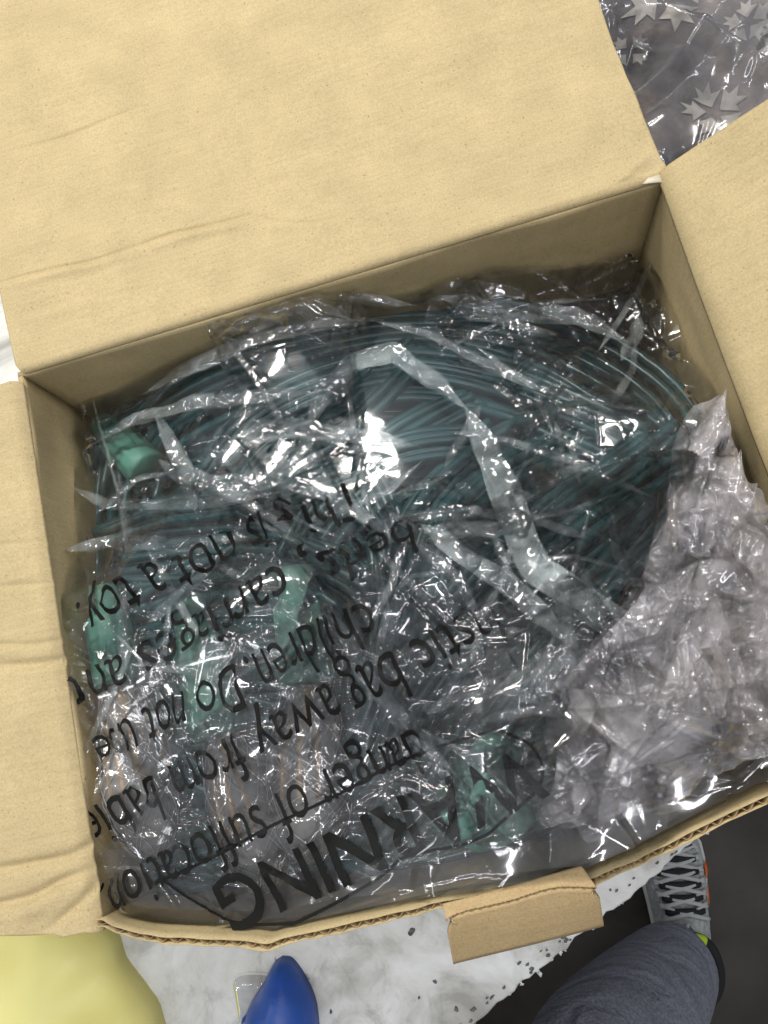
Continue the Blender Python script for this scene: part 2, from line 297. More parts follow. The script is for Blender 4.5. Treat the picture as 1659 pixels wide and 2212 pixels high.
# front wall: two liners with the flute between them, top edge bowed by the load
fe = [(222, 1985), (245, 2000), (302, 2018), (347, 2024), (449, 2030), (531, 2033), (580, 2040), (613, 2028), (678, 2014), (800, 1985), (900, 1962), (960, 1948), (1100, 1925), (1260, 1905), (1378, 1856), (1467, 1811), (1560, 1765), (1659, 1717), (1900, 1600)]
FE = np.array([at(x, y, 0)[:2] for x, y in fe]); FE[-1] = (BW + .001, FE[-2][1] + .0); FE = FE[np.argsort(FE[:, 0])]
nf = 900; xf = np.linspace(-.001, BW + .001, nf); yf = np.interp(xf, FE[:, 0], FE[:, 1]); ker = np.hanning(15); ker /= ker.sum(); yf = np.convolve(np.pad(yf, 7, mode='edge'), ker, 'valid')
def front(off, ztop, rough=0):
    hz = np.linspace(0, 1, 26)[None, :]; yb = -BL + 0 * yf
    Yw = yb[:, None] + (yf - yb)[:, None] * hz ** 1.5 - off[:, None]; Zw = BZ + (ztop[:, None] - BZ) * hz
    return np.stack([np.repeat(xf[:, None], 26, 1), Yw, Zw], -1)
one = np.ones(nf); zt = .0007 * noise(xf, xf * 0, .01, 9)
mb = MB(); mb.add(*sheet(front(0 * one, zt - .0002), .0004)); mb.add(*sheet(front(.0034 * one + .0003 * noise(xf, xf * 0, .012, 3), zt - .0006 + .0006 * noise(xf, xf * 0, .006, 4)), .0004)); mb.build('front_wall', M_card, bx)
fl = MB(); fl.add(*sheet(front(.0018 + .0013 * np.sin(xf * 2 * np.pi / .0078 + 2 * noise(xf, xf * 0, .03, 5)), zt - .0012), .00035)); fl.build('corrugated_core', M_cut, bx)
# tuck tab on the front edge
top = [(956, 1952), (1003, 1940), (1092, 1916), (1195, 1887), (1256, 1870)]; rid = [(963, 1987), (1003, 1968), (1092, 1948), (1195, 1918), (1289, 1917)]; low = [(979, 2083), (1060, 2063), (1150, 2041), (1230, 2021), (1305, 2001)]
k = 60
A = resample([at(x, y, .002) for x, y in top], k); B_ = resample([at(x, y, .0045) for x, y in rid], k); C_ = resample([at(x, y, -.016) for x, y in low], k)
B_[:, 2] += .0004 * noise(np.linspace(0, 1, k), np.zeros(k), .06)
mb = MB(); r_ = []
for q in np.linspace(0, 1, 8): r_.append(A + (B_ - A) * q)
mb.add(*sheet(np.array(r_), .0005)); 
r_ = []; D_ = B_ + (C_ - B_) * .02 + [0, 0, -.0004]
D_ = D_ + (B_ - A) * .10
for q in np.linspace(0, 1, 14): r_.append(D_ + (C_ - D_) * q + np.array([0, 0, .002]) * math.sin(q * 3.14) * .5)
G = np.array(r_); 
for j, w in ((0, .006), (1, .0045), (2, .0025), (3, .001)):                  # rounded upper corners of the face
    G[j, 0] += (G[j, 3] - G[j, 0]) * w / .006 * .8; G[j, 1] += (G[j, 4] - G[j, 1]) * w / .006 * .4; G[j, -1] += (G[j, -4] - G[j, -1]) * w / .006 * .8; G[j, -2] += (G[j, -5] - G[j, -2]) * w / .006 * .4
mb.add(*sheet(G, .0025)); mb.build('tuck_tab', cardboard('tab_cardboard', (.46, .33, .17)), bx)
k2 = 400; tt = np.linspace(.02, .98, k2); Bf = resample(B_, k2) + (resample(D_, k2) - resample(B_, k2)) * .5; dirw = resample(D_, k2) - resample(B_, k2)
Bf = Bf + dirw * (.5 * np.sin(tt * 2 * np.pi * 17))[:, None]; r_ = [Bf + [0, 0, .0002], Bf + [0, 0, -.004]]
mb = MB(); mb.add(*sheet(np.array(r_), .0003)); mb.build('corrugated_core', M_cut, bx)
mb = MB(); tq = np.array([at(x, y, .0012) for x, y in ((1388, 397), (1400, 384), (1425, 377), (1437, 384), (1442, 397), (1425, 393), (1405, 395))]); tq2 = tq - [0, 0, .0006]
mb.add(np.vstack([tq, tq2]), [(6, 5, 4, 3, 2, 1, 0), tuple(range(7, 14))] + [(j, (j + 1) % 7, (j + 1) % 7 + 7, j + 7) for j in range(7)]); mb.build('torn_paper_edge', M_torn, bx, False)
# ------------------------------------------------------------------ height of the load (metres relative to the rim)
HC = np.array([(.01, -.01, -.075), (.06, -.008, -.05), (.13, -.01, -.022), (.2, -.01, -.034), (.26, -.01, -.052), (.33, -.012, -.075), (.39, -.01, -.095), (.01, -.08, -.045), (.01, -.15, -.026), (.01, -.2, -.018), (.01, -.26, -.014), (.02, -.31, -.02),
    (.1, -.08, -.03), (.1, -.2, -.008), (.1, -.29, -.012), (.2, -.1, -.022), (.2, -.2, .0), (.2, -.29, -.006), (.3, -.08, -.05), (.3, -.16, -.022), (.3, -.24, -.008), (.38, -.07, -.065), (.38, -.13, -.035), (.38, -.2, -.02), (.38, -.3, -.02), (.3, -.31, -.012)])
def H(x, y):
    x = np.asarray(x, float); y = np.asarray(y, float); d2 = (x[..., None] - HC[:, 0]) ** 2 + (y[..., None] - HC[:, 1]) ** 2; w = np.exp(-d2 / (2 * .042 ** 2)) + 1e-9
    return (w * HC[:, 2]).sum(-1) / w.sum(-1)
def on(x, y, dz=0.0):
    z = -.02
    for _ in range(8): p = at(x, y, z); z = float(H(p[0], p[1])) + dz
    return at(x, y, z)
# ------------------------------------------------------------------ string light: cable coil, sockets, bulbs
sl = empty('string_light', 'coiled dark green string light with green sockets and clear bulbs sealed in plastic bags', 'string light', (.2, -.16, -.1))
cb = MB(); cr = np.random.default_rng(21)
def bundle(pts, n, spread, dz, r=.0035, pitch=None, flat=.5):
    g = resample([on(x, y, dz) for x, y in pts], 46); T = np.gradient(g, axis=0); T /= np.linalg.norm(T, axis=1, keepdims=True); side = np.cross(T, [0, 0, 1.]); side /= np.linalg.norm(side, axis=1, keepdims=True)
    s = np.linspace(0, 1, len(g))
    n = max(4, int(n * .75))
    for i in range(n):
        o = (i + .5) / n * 2 - 1; o = o * spread; dep = -cr.random() ** 1.3 * spread * flat
        a = cr.normal(0, .10 * spread) * np.sin(s * np.pi * cr.uniform(.7, 2.2) + cr.uniform(0, 6)); bq = cr.normal(0, .12 * spread) * np.sin(s * np.pi * cr.uniform(.7, 2) + cr.uniform(0, 6))
        q0, q1 = cr.integers(0, 5), len(g) - cr.integers(0, 5); q = g + side * (o + a)[:, None] + np.array([0, 0, 1.]) * (dep + bq * .5)[:, None]
        cb.add(*tube(q[q0:q1], r * cr.uniform(.92, 1.06), 8))
D = -.010
bundle([(215, 1250), (215, 1050), (260, 880), (420, 790), (640, 730), (900, 690), (1150, 730), (1350, 830), (1450, 960), (1400, 1150)], 12, .024, D - .014)
bundle([(260, 1120), (300, 960), (430, 850), (640, 780), (900, 735), (1120, 770), (1300, 860), (1420, 950)], 10, .020, D - .006)
bundle([(440, 1080), (540, 940), (700, 850), (900, 810), (1100, 850), (1290, 930), (1420, 1000)], 11, .017, D - .001)
bundle([(520, 1100), (640, 980), (760, 880), (840, 800), (900, 730)], 7, .014, D + .001)
bundle([(880, 1300), (930, 1130), (1040, 1010), (1200, 930), (1400, 900)], 12, .019, D - .003)
bundle([(1480, 930), (1360, 1020), (1200, 1140), (1060, 1270), (950, 1400), (860, 1540), (820, 1680)], 11, .018, D + .000)
bundle([(1440, 1080), (1330, 1180), (1200, 1290), (1080, 1430), (980, 1560), (900, 1680)], 10, .018, D - .004)
bundle([(1050, 860), (930, 920), (800, 1010), (700, 1120), (640, 1220)], 10, .017, D - .005)
bundle([(1320, 1240), (1230, 1340), (1130, 1460), (1050, 1600)], 8, .014, D - .006)
bundle([(200, 1160), (330, 1110), (520, 1080), (700, 1030), (900, 960), (1080, 950)], 7, .010, D + .001)
bundle([(220, 1230), (400, 1200), (600, 1190), (760, 1260), (850, 1400)], 9, .018, D - .006)
bundle([(700, 1750), (820, 1560), (850, 1350), (830, 1150), (760, 1000)], 8, .014, D - .006)
bundle([(300, 1350), (480, 1260), (700, 1300), (860, 1480), (820, 1700), (760, 1850)], 9, .022, D - .016)
bundle([(1250, 1500), (1120, 1560), (1000, 1640), (880, 1760), (800, 1880)], 7, .015, D - .014)
for k_ in range(9):
    yy = 1000 + k_ * 105; bundle([(190 + k_ * 8, yy + 60), (420, yy + 10 * (k_ % 3)), (700, yy - 30), (950, yy - 10 * (k_ % 2)), (1250, yy - 130)], 9, .020, D - .026 - .002 * (k_ % 3))
for zd in (.03, .045): bundle([(200, 1200), (300, 900), (700, 780), (1100, 820), (1350, 1000), (1200, 1350), (900, 1600), (500, 1600), (250, 1400)], 12, .04, -zd)
cb.build('cable', M_cable, sl)
M_bulb, N, L, out = newmat('bulb_glass')
tr = N('BsdfTransparent', Color=(.93, .93, .92, 1)); gl = N('BsdfGlossy', Color=(1, 1, 1, 1), Roughness=.04); fr = N('Fresnel', IOR=1.5); df = N('BsdfDiffuse', Color=(.82, .78, .73, 1))
mx = N('MixShader'); mx.inputs[0].default_value = .30; L(tr.outputs[0], mx.inputs[1]); L(df.outputs[0], mx.inputs[2]); mm = N('MixShader'); L(fr.outputs[0], mm.inputs[0]); L(mx.outputs[0], mm.inputs[1]); L(gl.outputs[0], mm.inputs[2]); L(mm.outputs[0], out.inputs[0])
M_net = plain('white_net_foam', (.55, .53, .50), .6)
def lampset(a, b, c, rs, rb, dz=-.012, bulb=True, net=True):
    """socket from a to b, bulb from b to c (pixels on the load surface)"""
    A_, B2 = on(*a, dz), on(*b, dz); Ls = np.linalg.norm(B2 - A_)
    A_ = A_ + np.array([0, 0, .0025]); B2 = B2 + np.array([0, 0, .0015]); pr = [(0, .35 * rs), (.001, .62 * rs), (.08 * Ls, .70 * rs), (.28 * Ls, .72 * rs), (.34 * Ls, .98 * rs), (.36 * Ls, rs, 1), (.78 * Ls, rs, 1), (.80 * Ls, 1.06 * rs), (.97 * Ls, 1.06 * rs), (Ls, .95 * rs)]
    mb = MB(); mb.add(*lathe(A_, B2, pr, 60, .05, 12)); so = mb.build('lamp_socket', M_socket, sl)
    if not bulb: return
    C2 = on(*c, dz - .002); Lb = np.linalg.norm(C2 - B2)
    q = np.linspace(0, 1, 20); rad = rb * (.5 + .5 * np.clip(q / .4, 0, 1) ** .8) * np.sqrt(np.clip(1 - np.clip((q - .62) / .38, 0, 1) ** 2, .0004, 1)) * (1 - .0 * q)
    mb = MB(); mb.add(*lathe(B2, C2, list(zip(q * Lb, rad)), 32)); bu = mb.build('bulb', M_bulb, sl)
    d = (C2 - B2) / Lb; s_ = np.cross(d, [0, 0, 1.]); s_ /= np.linalg.norm(s_); t_ = np.cross(d, s_)
    mb = MB()
    upv = t_ if t_[2] > 0 else -t_
    for an in (-.5, 0.0, .5, 2.2, -2.2):
        e = s_ * math.sin(an) + upv * math.cos(an); mb.add(*tube([B2 + d * Lb * .20 + e * rb * .62, B2 + d * Lb * .40 + e * rb * .90, B2 + d * Lb * .60 + e * rb * .93], .0013, 6))
    mb.add(*tube([B2 + d * Lb * .02, B2 + d * Lb * .24], .0028, 8)); mb.build('filament', M_fil, bu)
    if net:
        mb = MB()
        for sg in (1, -1):
            for w in range(9):
                qq = np.linspace(.04, .96, 46); an = w * 2 * math.pi / 9 + sg * qq * (4.2 + .5 * math.sin(w * 2.3)) + .10 * np.sin(qq * 17 + w); rr = np.interp(qq, q, rad) + .0007
                mb.add(*tube(B2 + d * (qq * Lb)[:, None] + (s_ * np.cos(an)[:, None] + t_ * np.sin(an)[:, None]) * rr[:, None], .00024, 4))
        mb.build('net_sleeve', M_net, bu)
lampset((225, 1270), (262, 1480), (330, 1860), .0140, .0205, -.0165)
lampset((405, 1290), (478, 1590), (585, 1930), .0150, .019, -.0155)
lampset((640, 1225), (665, 1475), (672, 1870), .0150, .0230, -.0185)
lampset((1090, 1590), (985, 1800), (900, 1960), .0175, .018, -.011, bulb=False)
lampset((1010, 1640), (1110, 1800), (0, 0), .015, .018, -.018, bulb=False)
lampset((220, 915), (325, 1020), (0, 0), .0135, .018, -.018, bulb=False)
# ------------------------------------------------------------------ film surfaces: crumpled sheets of cones and ridges
def crumple(X, Y, seed, rect, n1=30, n2=34, n3=14, nl=60, amp=1.0, fine=1.0):
    """height (m) of a crumpled sheet: points from which straight creases radiate, plus long sharp ridges"""
    g = np.random.default_rng(seed); Z = np.zeros(X.shape); x0, x1, y0, y1 = rect
    wx = X + .004 * noise(X, Y, .045, seed); wy = Y + .004 * noise(X, Y, .045, seed + 1)
    for (n, R0, sl) in ((n1, .050, .20), (n2, .022, .17), (n3, .010, .10 * fine)):
        for _ in range(n):
            cx, cy_ = g.uniform(x0, x1), g.uniform(y0, y1); R_ = R0 * g.lognormal(0, .3); k = g.integers(5, 10); an = np.sort(g.uniform(0, 2 * np.pi, k)); v = g.normal(0, 1, k); v -= v.mean()
            el = g.uniform(.5, 1.0); ro = g.uniform(0, np.pi); m = (np.abs(wx - cx) < 2.6 * R_ / el) & (np.abs(wy - cy_) < 2.6 * R_ / el)
            if not m.any(): continue
            dx, dy = wx[m] - cx, wy[m] - cy_; a_, b_ = dx * math.cos(ro) + dy * math.sin(ro), -dx * math.sin(ro) + dy * math.cos(ro); a_ = a_ * el
            r = np.hypot(a_, b_) / R_;  th = np.mod(np.arctan2(b_, a_), 2 * np.pi)
            Z[m] += sl * R_ * np.interp(th, an, v, period=2 * np.pi) * 2.2 * r * np.exp(-r ** 1.6)
    for _ in range(nl):
        cx, cy_ = g.uniform(x0, x1), g.uniform(y0, y1); ro = g.uniform(0, np.pi); Lh = g.uniform(.015, .06); w = g.uniform(.0025, .008); A = w * g.uniform(.25, .6) * g.choice([1, 1, -1]); bend = g.normal(0, 4)
        dx, dy = X - cx, Y - cy_; a_, b_ = dx * math.cos(ro) + dy * math.sin(ro), -dx * math.sin(ro) + dy * math.cos(ro); b_ = b_ - bend * a_ ** 2
        ww = w * (1 + .8 * a_ / Lh); tent = np.clip(1 - np.abs(b_) / np.where(b_ > 0, np.clip(ww, .0008, 1), np.clip(ww * .4, .0005, 1)), 0, 1)
        Z += A * tent * np.clip(1 - (a_ / Lh) ** 2, 0, 1) ** .7
    for _ in range(int(nl * 1.9)):                       # thin tension creases, several fanning out of one point
        cx, cy_ = g.uniform(x0, x1), g.uniform(y0, y1); ro0 = g.uniform(0, np.pi)
        for _k in range(g.integers(1, 5)):
            ro = ro0 + g.normal(0, .35); Lh = g.uniform(.03, .12); w = g.uniform(.0013, .0032); A = w * g.uniform(.5, 1.3)
            m = (np.abs(X - cx) < 2 * Lh) & (np.abs(Y - cy_) < 2 * Lh)
            if not m.any(): continue
            dx, dy = X[m] - cx, Y[m] - cy_; a_, b_ = dx * math.cos(ro) + dy * math.sin(ro), -dx * math.sin(ro) + dy * math.cos(ro); b_ = b_ - g.normal(0, 3) * a_ ** 2; q = a_ / Lh
            Z[m] += A * np.clip(1 - np.abs(b_) / w, 0, 1) * np.clip(q * 8, 0, 1) * np.clip(2 - q, 0, 1) * np.clip(1.2 - q * .6, 0, 1)
    return Z * amp
def yfront(x): return np.interp(x, xf, yf)
def over(u0, u1, v0, v1, n, m, seed, dz, amp=1.0, fine=1.0, lo=-.005, edge=.004, **kw):
    """a crumpled sheet over part of the load; v runs from the back wall (0) to the front edge (1)"""
    U, Vv = np.meshgrid(np.linspace(u0, u1, n), np.linspace(v1, v0, m), indexing='ij')
    e = edge * noise(U, Vv, .03, seed); U = U + e * ((U < u0 + .004) * 1. - (U > u1 - .004)); yn = -.003; Y = yn + (yfront(U) + .004 - yn) * Vv
    Z = crumple(U, Y, seed, (u0, u1, -.33, 0), amp=amp, fine=fine, **kw)
    calm = 1 - .5 * np.exp(-(((U - .09) / .11) ** 2 + ((Y + .24) / .085) ** 2) ** 2); Z = Z * calm
    Z = np.where(Z < 0, lo * np.tanh(Z / lo), Z) + .0006 * noise(U, Y, .035, seed + 4)
    return np.stack([U, Y, H(U, Y) + dz + Z], -1)
PA = over(.004, .396, .0, 1.0, 620, 510, 4, .0075)
def film_at(x, y):
    """the printed film over a world point"""
    v = (y + .003) / (yfront(x) + .004 + .003); i = np.clip((x - .004) / .392 * (PA.shape[0] - 1), 0, PA.shape[0] - 1.001); j = np.clip((1 - v) * (PA.shape[1] - 1), 0, PA.shape[1] - 1.001)
    i0, j0 = i.astype(int), j.astype(int); fi, fj = (i - i0), (j - j0); z = PA[..., 2]
    zz = (z[i0, j0] * (1 - fi) + z[i0 + 1, j0] * fi) * (1 - fj) + (z[i0, j0 + 1] * (1 - fi) + z[i0 + 1, j0 + 1] * fi) * fj
    return np.stack([x, y, zz], -1)
pb = empty('printed_bag', 'clear printed plastic bag with black warning text lying over the coil and bulbs', 'plastic bag', (.15, -.2, -.03))
mb = MB(); mb.add(*sheet(PA)); mb.build('bag_film', M_film, pb)
# printed warning, following every wrinkle of the film
def text_tris(body, bold=False):
    cu = bpy.data.curves.new('t', 'FONT'); cu.body = body; cu.size = 1; cu.resolution_u = 3; cu.fill_mode = 'FRONT'; cu.extrude = 0; cu.offset = .010 if bold else -.002
    o = bpy.data.objects.new('t', cu); COL.objects.link(o); dg = bpy.context.evaluated_depsgraph_get(); dg.update(); me = bpy.data.meshes.new_from_object(o.evaluated_get(dg))
    import bmesh
    b_ = bmesh.new(); b_.from_mesh(me); bmesh.ops.triangulate(b_, faces=b_.faces[:])
    for _ in range(3):
        es = [e for e in b_.edges if e.calc_length() > .10]
        if es: bmesh.ops.subdivide_edges(b_, edges=es, cuts=1); bmesh.ops.triangulate(b_, faces=b_.faces[:])
    V = np.array([v.co[:] for v in b_.verts]); Fc = [tuple(v.index for v in f.verts) for f in b_.faces]; b_.free()
    bpy.data.objects.remove(o); bpy.data.curves.remove(cu); bpy.data.meshes.remove(me); return V, Fc
ink = MB()
def put(V, Fc, o, ex, ey):
    q = np.array(o)[None] + V[:, :1] * ex + V[:, 1:2] * ey; q = q + .0011 * np.stack([noise(q[:, 0], q[:, 1], .022, 1), noise(q[:, 0], q[:, 1], .022, 2)], 1) + .0003 * np.stack([noise(q[:, 0], q[:, 1], .007, 3), noise(q[:, 0], q[:, 1], .007, 4)], 1); P = film_at(q[:, 0], q[:, 1]); ink.add(P + [0, 0, .0013], Fc)
def line(body, start, end, size, bold=False, anchor=None):
    """start/end: image points of the baseline where the words begin and end"""
    a, b = on(*start)[:2], on(*end)[:2]; V, Fc = text_tris(body, bold); wd = V[:, 0].max() - V[:, 0].min(); ln = np.linalg.norm(b - a); ex = (b - a) / wd; e1_ = (b - a) / ln; ey = np.array([-e1_[1], e1_[0]]) * size
    V = V.copy(); V[:, 0] -= V[:, 0].min(); put(V, Fc, a, ex, ey)
line('danger of suffocation,', (905, 1560), (218, 1905), .036)
line('plastic bag away from babies', (1105, 1280), (150, 1770), .036)
line('children. Do not use in', (800, 1300), (135, 1625), .036)
line('beds, carriages and', (880, 1120), (150, 1470), .036)
line('This is not a toy.', (770, 1040), (195, 1310), .036)
line('WARNING', (1130, 1600), (470, 1900), .041, True)
# outline round WARNING
def stroke(pts, w):
    g = resample([on(x, y)[:2] for x, y in pts], 90); T = np.gradient(g, axis=0); T /= np.linalg.norm(T, axis=1, keepdims=True); nn = np.stack([-T[:, 1], T[:, 0]], 1)
    q = np.stack([g - nn * w / 2, g, g + nn * w / 2], 0); P = film_at(q[..., 0], q[..., 1]) + [0, 0, .0009]; ink.add(*sheet(P))
stroke([(370, 1890), (480, 1840), (600, 1775), (740, 1710), (860, 1645), (980, 1600), (1080, 1570)], .0016)
stroke([(640, 1990), (730, 1945), (830, 1885), (870, 1850), (930, 1830), (1000, 1815), (1060, 1790)], .0016)
stroke([(370, 1890), (430, 1935), (520, 1985), (640, 1990)], .0016); stroke([(1080, 1570), (1150, 1610), (1165, 1690), (1060, 1790)], .0016)
ink.build('warning_print', M_ink, pb, False)
# inner bag right round the coil, with its pleats
ib = empty('coil_bag', 'clear wrinkled plastic bag wrapped tight around the green cable coil, with long pale pleats', 'plastic bag', (.22, -.12, -.05))
mb = MB(); mb.add(*sheet(over(.006, .394, .0, .98, 520, 420, 12, .001, .9, lo=-.004))); mb.build('bag_film', M_film_in, ib)
pl = MB(); pr_ = np.random.default_rng(5)
def pleat(pts, width, lift=.006, seed=0):
    """a doubled-over band of film: straight runs, uneven edges, raised rims"""
    n = 150; g0 = np.array([on(x, y, lift) for x, y in pts]); Lc = np.concatenate([[0], np.cumsum(np.linalg.norm(np.diff(g0, axis=0), axis=1))]); L_ = Lc[-1]; s = np.linspace(0, 1, n)
    g = np.stack([np.interp(s * L_, Lc, g0[:, k]) for k in range(3)], 1); ke = np.hanning(13); ke /= ke.sum(); T = np.gradient(g, axis=0); T = np.stack([np.convolve(np.pad(T[:, k], 6, mode='edge'), ke, 'valid') for k in range(3)], 1)
    T /= np.linalg.norm(T, axis=1, keepdims=True); side = np.cross(T, [0, 0, 1.]); side /= np.linalg.norm(side, axis=1, keepdims=True); r_ = np.random.default_rng(seed + 50)
    def knots(sd, lo, hi):
        k = max(4, int(L_ / .018)); return np.interp(s, np.linspace(0, 1, k), r_.uniform(lo, hi, k))
    taper = np.clip(np.minimum(s / .16, (1 - s) / .22), .03, 1)
    for l in range(2):
        ea, eb = width / 2 * knots(0, .45, 1.25) * taper, width / 2 * knots(0, .45, 1.25) * taper; m = 15; q = np.linspace(0, 1, m); P = np.zeros((m, n, 3)); tw = knots(1, -.35, .35)
        for k_, qq in enumerate(q):
            off = -ea + (ea + eb) * qq; rim = np.exp(-(qq / .10) ** 2) + np.exp(-((1 - qq) / .10) ** 2)
            z = .0009 * rim * taper - .0012 * l + tw * off + .0007 * noise(s * L_, s * 0 + qq * width, .006, seed + l)
            P[k_] = g + side * off[:, None] + np.array([0, 0, 1.]) * z[:, None]
        pl.add(*sheet(P))
RIB = [([(660, 930), (700, 850), (760, 785), (850, 760), (950, 830), (1015, 890)], .013), ([(1000, 870), (1050, 960), (1090, 1060), (1130, 1160), (1160, 1230), (1260, 1300), (1360, 1380), (1500, 1480)], .017),
    ([(905, 1130), (990, 1190), (1100, 1270), (1180, 1340), (1240, 1400)], .012), ([(1195, 1210), (1215, 1330), (1245, 1500)], .010), ([(500, 945), (620, 925), (760, 940), (910, 965)], .011),
    ([(200, 960), (290, 905), (420, 870), (600, 850), (700, 850)], .009), ([(310, 850), (400, 800), (520, 745), (700, 700), (830, 690)], .009), ([(330, 880), (370, 960), (410, 1030), (500, 1060), (600, 1030), (720, 960)], .011),
    ([(540, 720), (620, 670), (680, 660), (760, 690)], .008), ([(800, 690), (920, 720), (1060, 790), (1200, 850), (1420, 890)], .007), ([(960, 930), (1100, 950), (1250, 1000), (1420, 1080)], .006), ([(910, 1150), (1020, 1140), (1120, 1145)], .009),
    ([(1080, 1480), (1180, 1430), (1320, 1400)], .010), ([(1230, 1390), (1180, 1480), (1210, 1560)], .016), ([(700, 1300), (780, 1440), (900, 1590), (990, 1680)], .010), ([(600, 640), (760, 640), (900, 660)], .008), ([(950, 640), (1080, 680), (1240, 680), (1360, 740)], .015),
    ([(150, 1050), (230, 1090), (400, 1090), (620, 1060)], .007), ([(230, 1350), (300, 1420), (330, 1480), (250, 1560)], .002), ([(130, 1190), (240, 1170), (400, 1180), (560, 1160)], .010), ([(480, 1330), (600, 1310), (720, 1340), (800, 1420)], .006), ([(880, 1150), (850, 1260), (780, 1380)], .006)]
for i, (pts, w) in enumerate(RIB):
    if i == 5: pl.build('wide_pleat', film('wide_folded_film', .21, hcol=(.84, .93, .92), var=.7, scale=2), ib); pl = MB()
    pleat(pts, w, seed=i * 3, lift=.0105 + .0006 * (i % 3))
for i in range(85):
    px, py = pr_.uniform(190, 1400), pr_.uniform(680, 1560); a_ = pr_.choice([.45, -.5, 1.2, -1.3, 0]) + pr_.normal(0, .45); l_ = pr_.uniform(60, 240); b_ = a_ + pr_.normal(0, .35)
    m_ = (px + math.cos(a_) * l_, py + math.sin(a_) * l_); e_ = (m_[0] + math.cos(b_) * l_ * .7, m_[1] + math.sin(b_) * l_ * .7)
    if not all(150 < q[0] < 1430 and 690 < q[1] + .31 * (q[0] - 900) * 1.0 < 1900 for q in (m_, e_)): continue
    pleat([(px, py), m_, e_], pr_.uniform(.0025, .0075), .0075 + pr_.uniform(0, .002), 300 + i * 2)
pl.build('pleat', M_pleat, ib)
# loose crumpled bag heaped over the near right corner
hb = empty('crumpled_bag', 'loose pinkish clear plastic bag heaped over the near right side of the box', 'plastic bag', (.36, -.22, 0))
HB = np.array([(.30, -.14, -.03), (.30, -.22, -.0), (.30, -.30, -.008), (.36, -.12, -.005), (.36, -.18, .012), (.36, -.25, .012), (.36, -.31, -.002), (.41, -.12, .012), (.42, -.18, .035), (.42, -.25, .03), (.41, -.31, .01), (.47, -.15, .05), (.48, -.25, .06), (.33, -.1, -.05), (.38, -.08, -.03)])
def H2(x, y):
    d2 = (x[..., None] - HB[:, 0]) ** 2 + (y[..., None] - HB[:, 1]) ** 2; w = np.exp(-d2 / (2 * .028 ** 2)) + 1e-9; return (w * HB[:, 2]).sum(-1) / w.sum(-1)
OUT = [(1565, 830), (1500, 900), (1455, 1000), (1430, 1120), (1400, 1220), (1330, 1330), (1200, 1480), (1180, 1600), (1165, 1730), (1160, 1770), (1262, 1805), (1400, 1755), (1560, 1660), (1680, 1600), (1760, 1400), (1760, 1150), (1650, 1090), (1600, 950)]
def heap_pt(x, y):
    z = 0.
    for _ in range(8): p = at(x, y, z); z = float(H2(np.array([p[0]]), np.array([p[1]]))[0])
    return p
OW = resample([heap_pt(*q)[:2] for q in OUT + OUT[:1]], 240); OC = OW.mean(0)
def heap(seed, dz, scl=1.0, amp=.95):
    u, v = np.meshgrid(np.linspace(-1, 1, 300), np.linspace(-1, 1, 300), indexing='ij'); a1, b1 = u * np.sqrt(1 - v * v / 2), v * np.sqrt(1 - u * u / 2); r = np.hypot(a1, b1); a = np.arctan2(b1, a1)
    aw = np.mod(np.arctan2(OW[:, 1] - OC[1], OW[:, 0] - OC[0]), 2 * np.pi); rw = np.hypot(OW[:, 0] - OC[0], OW[:, 1] - OC[1]); od = np.argsort(aw)
    R_ = np.interp(np.mod(a, 2 * np.pi), aw[od], rw[od], period=2 * np.pi) * scl * (1 + .035 * noise(np.cos(a), np.sin(a), .12, seed) * r ** 3)
    X = OC[0] + np.cos(a) * r * R_; Y = OC[1] + np.sin(a) * r * R_; g = np.random.default_rng(seed); C = heap_pt(1500, 1215)[:2]
    dx, dy = X - C[0], Y - C[1]; rr = np.hypot(dx, dy); th = np.mod(np.arctan2(dy, dx) + .25 * noise(X, Y, .05, seed), 2 * np.pi); k = 17; kn = np.sort(g.uniform(0, 2 * np.pi, k)); hv = g.uniform(.3, 1, k) * np.where(np.arange(k) % 2, 1, -1)
    Z = .0042 * np.interp(th, kn, hv, period=2 * np.pi) * np.clip(rr / .045, 0, 1.2) * (1 - .4 * np.clip(rr / .15, 0, 1))
    Z = Z + crumple(X, Y, seed, (X.min(), X.max(), Y.min(), Y.max()), 8, 9, 5, 40, amp); Z = H2(X, Y) + dz + Z - .006 * r ** 5
    mb = MB(); mb.add(*sheet(np.stack([X, Y, Z], -1))); return mb.build('film_layer', M_heap, hb)
heap(40, .004); heap(41, -.003, .97); heap(43, -.010, .93)
keep, pl = pl, MB(); on0 = on
def on(x, y, dz=0.0): return heap_pt(x, y) + np.array([0, 0, dz])
for k_, (pts, w) in enumerate([([(1500, 1215), (1490, 1080), (1520, 960), (1560, 850)], .009), ([(1500, 1215), (1560, 1090), (1590, 980)], .008), ([(1500, 1215), (1420, 1290), (1300, 1400), (1220, 1500)], .012), ([(1500, 1215), (1600, 1280), (1720, 1300)], .012),
    ([(1500, 1215), (1540, 1380), (1600, 1520)], .010), ([(1380, 1390), (1470, 1480), (1520, 1600)], .012), ([(1240, 1560), (1260, 1650), (1240, 1760)], .009), ([(1300, 1500), (1400, 1540), (1500, 1660)], .008), ([(1500, 1215), (1450, 1150), (1440, 1050)], .007)]): pleat(pts, w, .011, 200 + k_ * 3)
pl.build('pleat', film('milky_folded_film', .14, hcol=(1.0, .93, .94), var=.7, scale=2), hb); on = on0
# lower bag that shows along the near side
lb = empty('bulb_bag', 'dull clear plastic bag over the bulbs along the near side of the box', 'plastic bag', (.15, -.27, -.05))
mb = MB(); mb.add(*sheet(over(.012, .30, .55, 1.0, 280, 150, 17, -.001, .7, n1=10, n2=12, n3=6, nl=20))); mb.build('bag_film', M_low, lb)
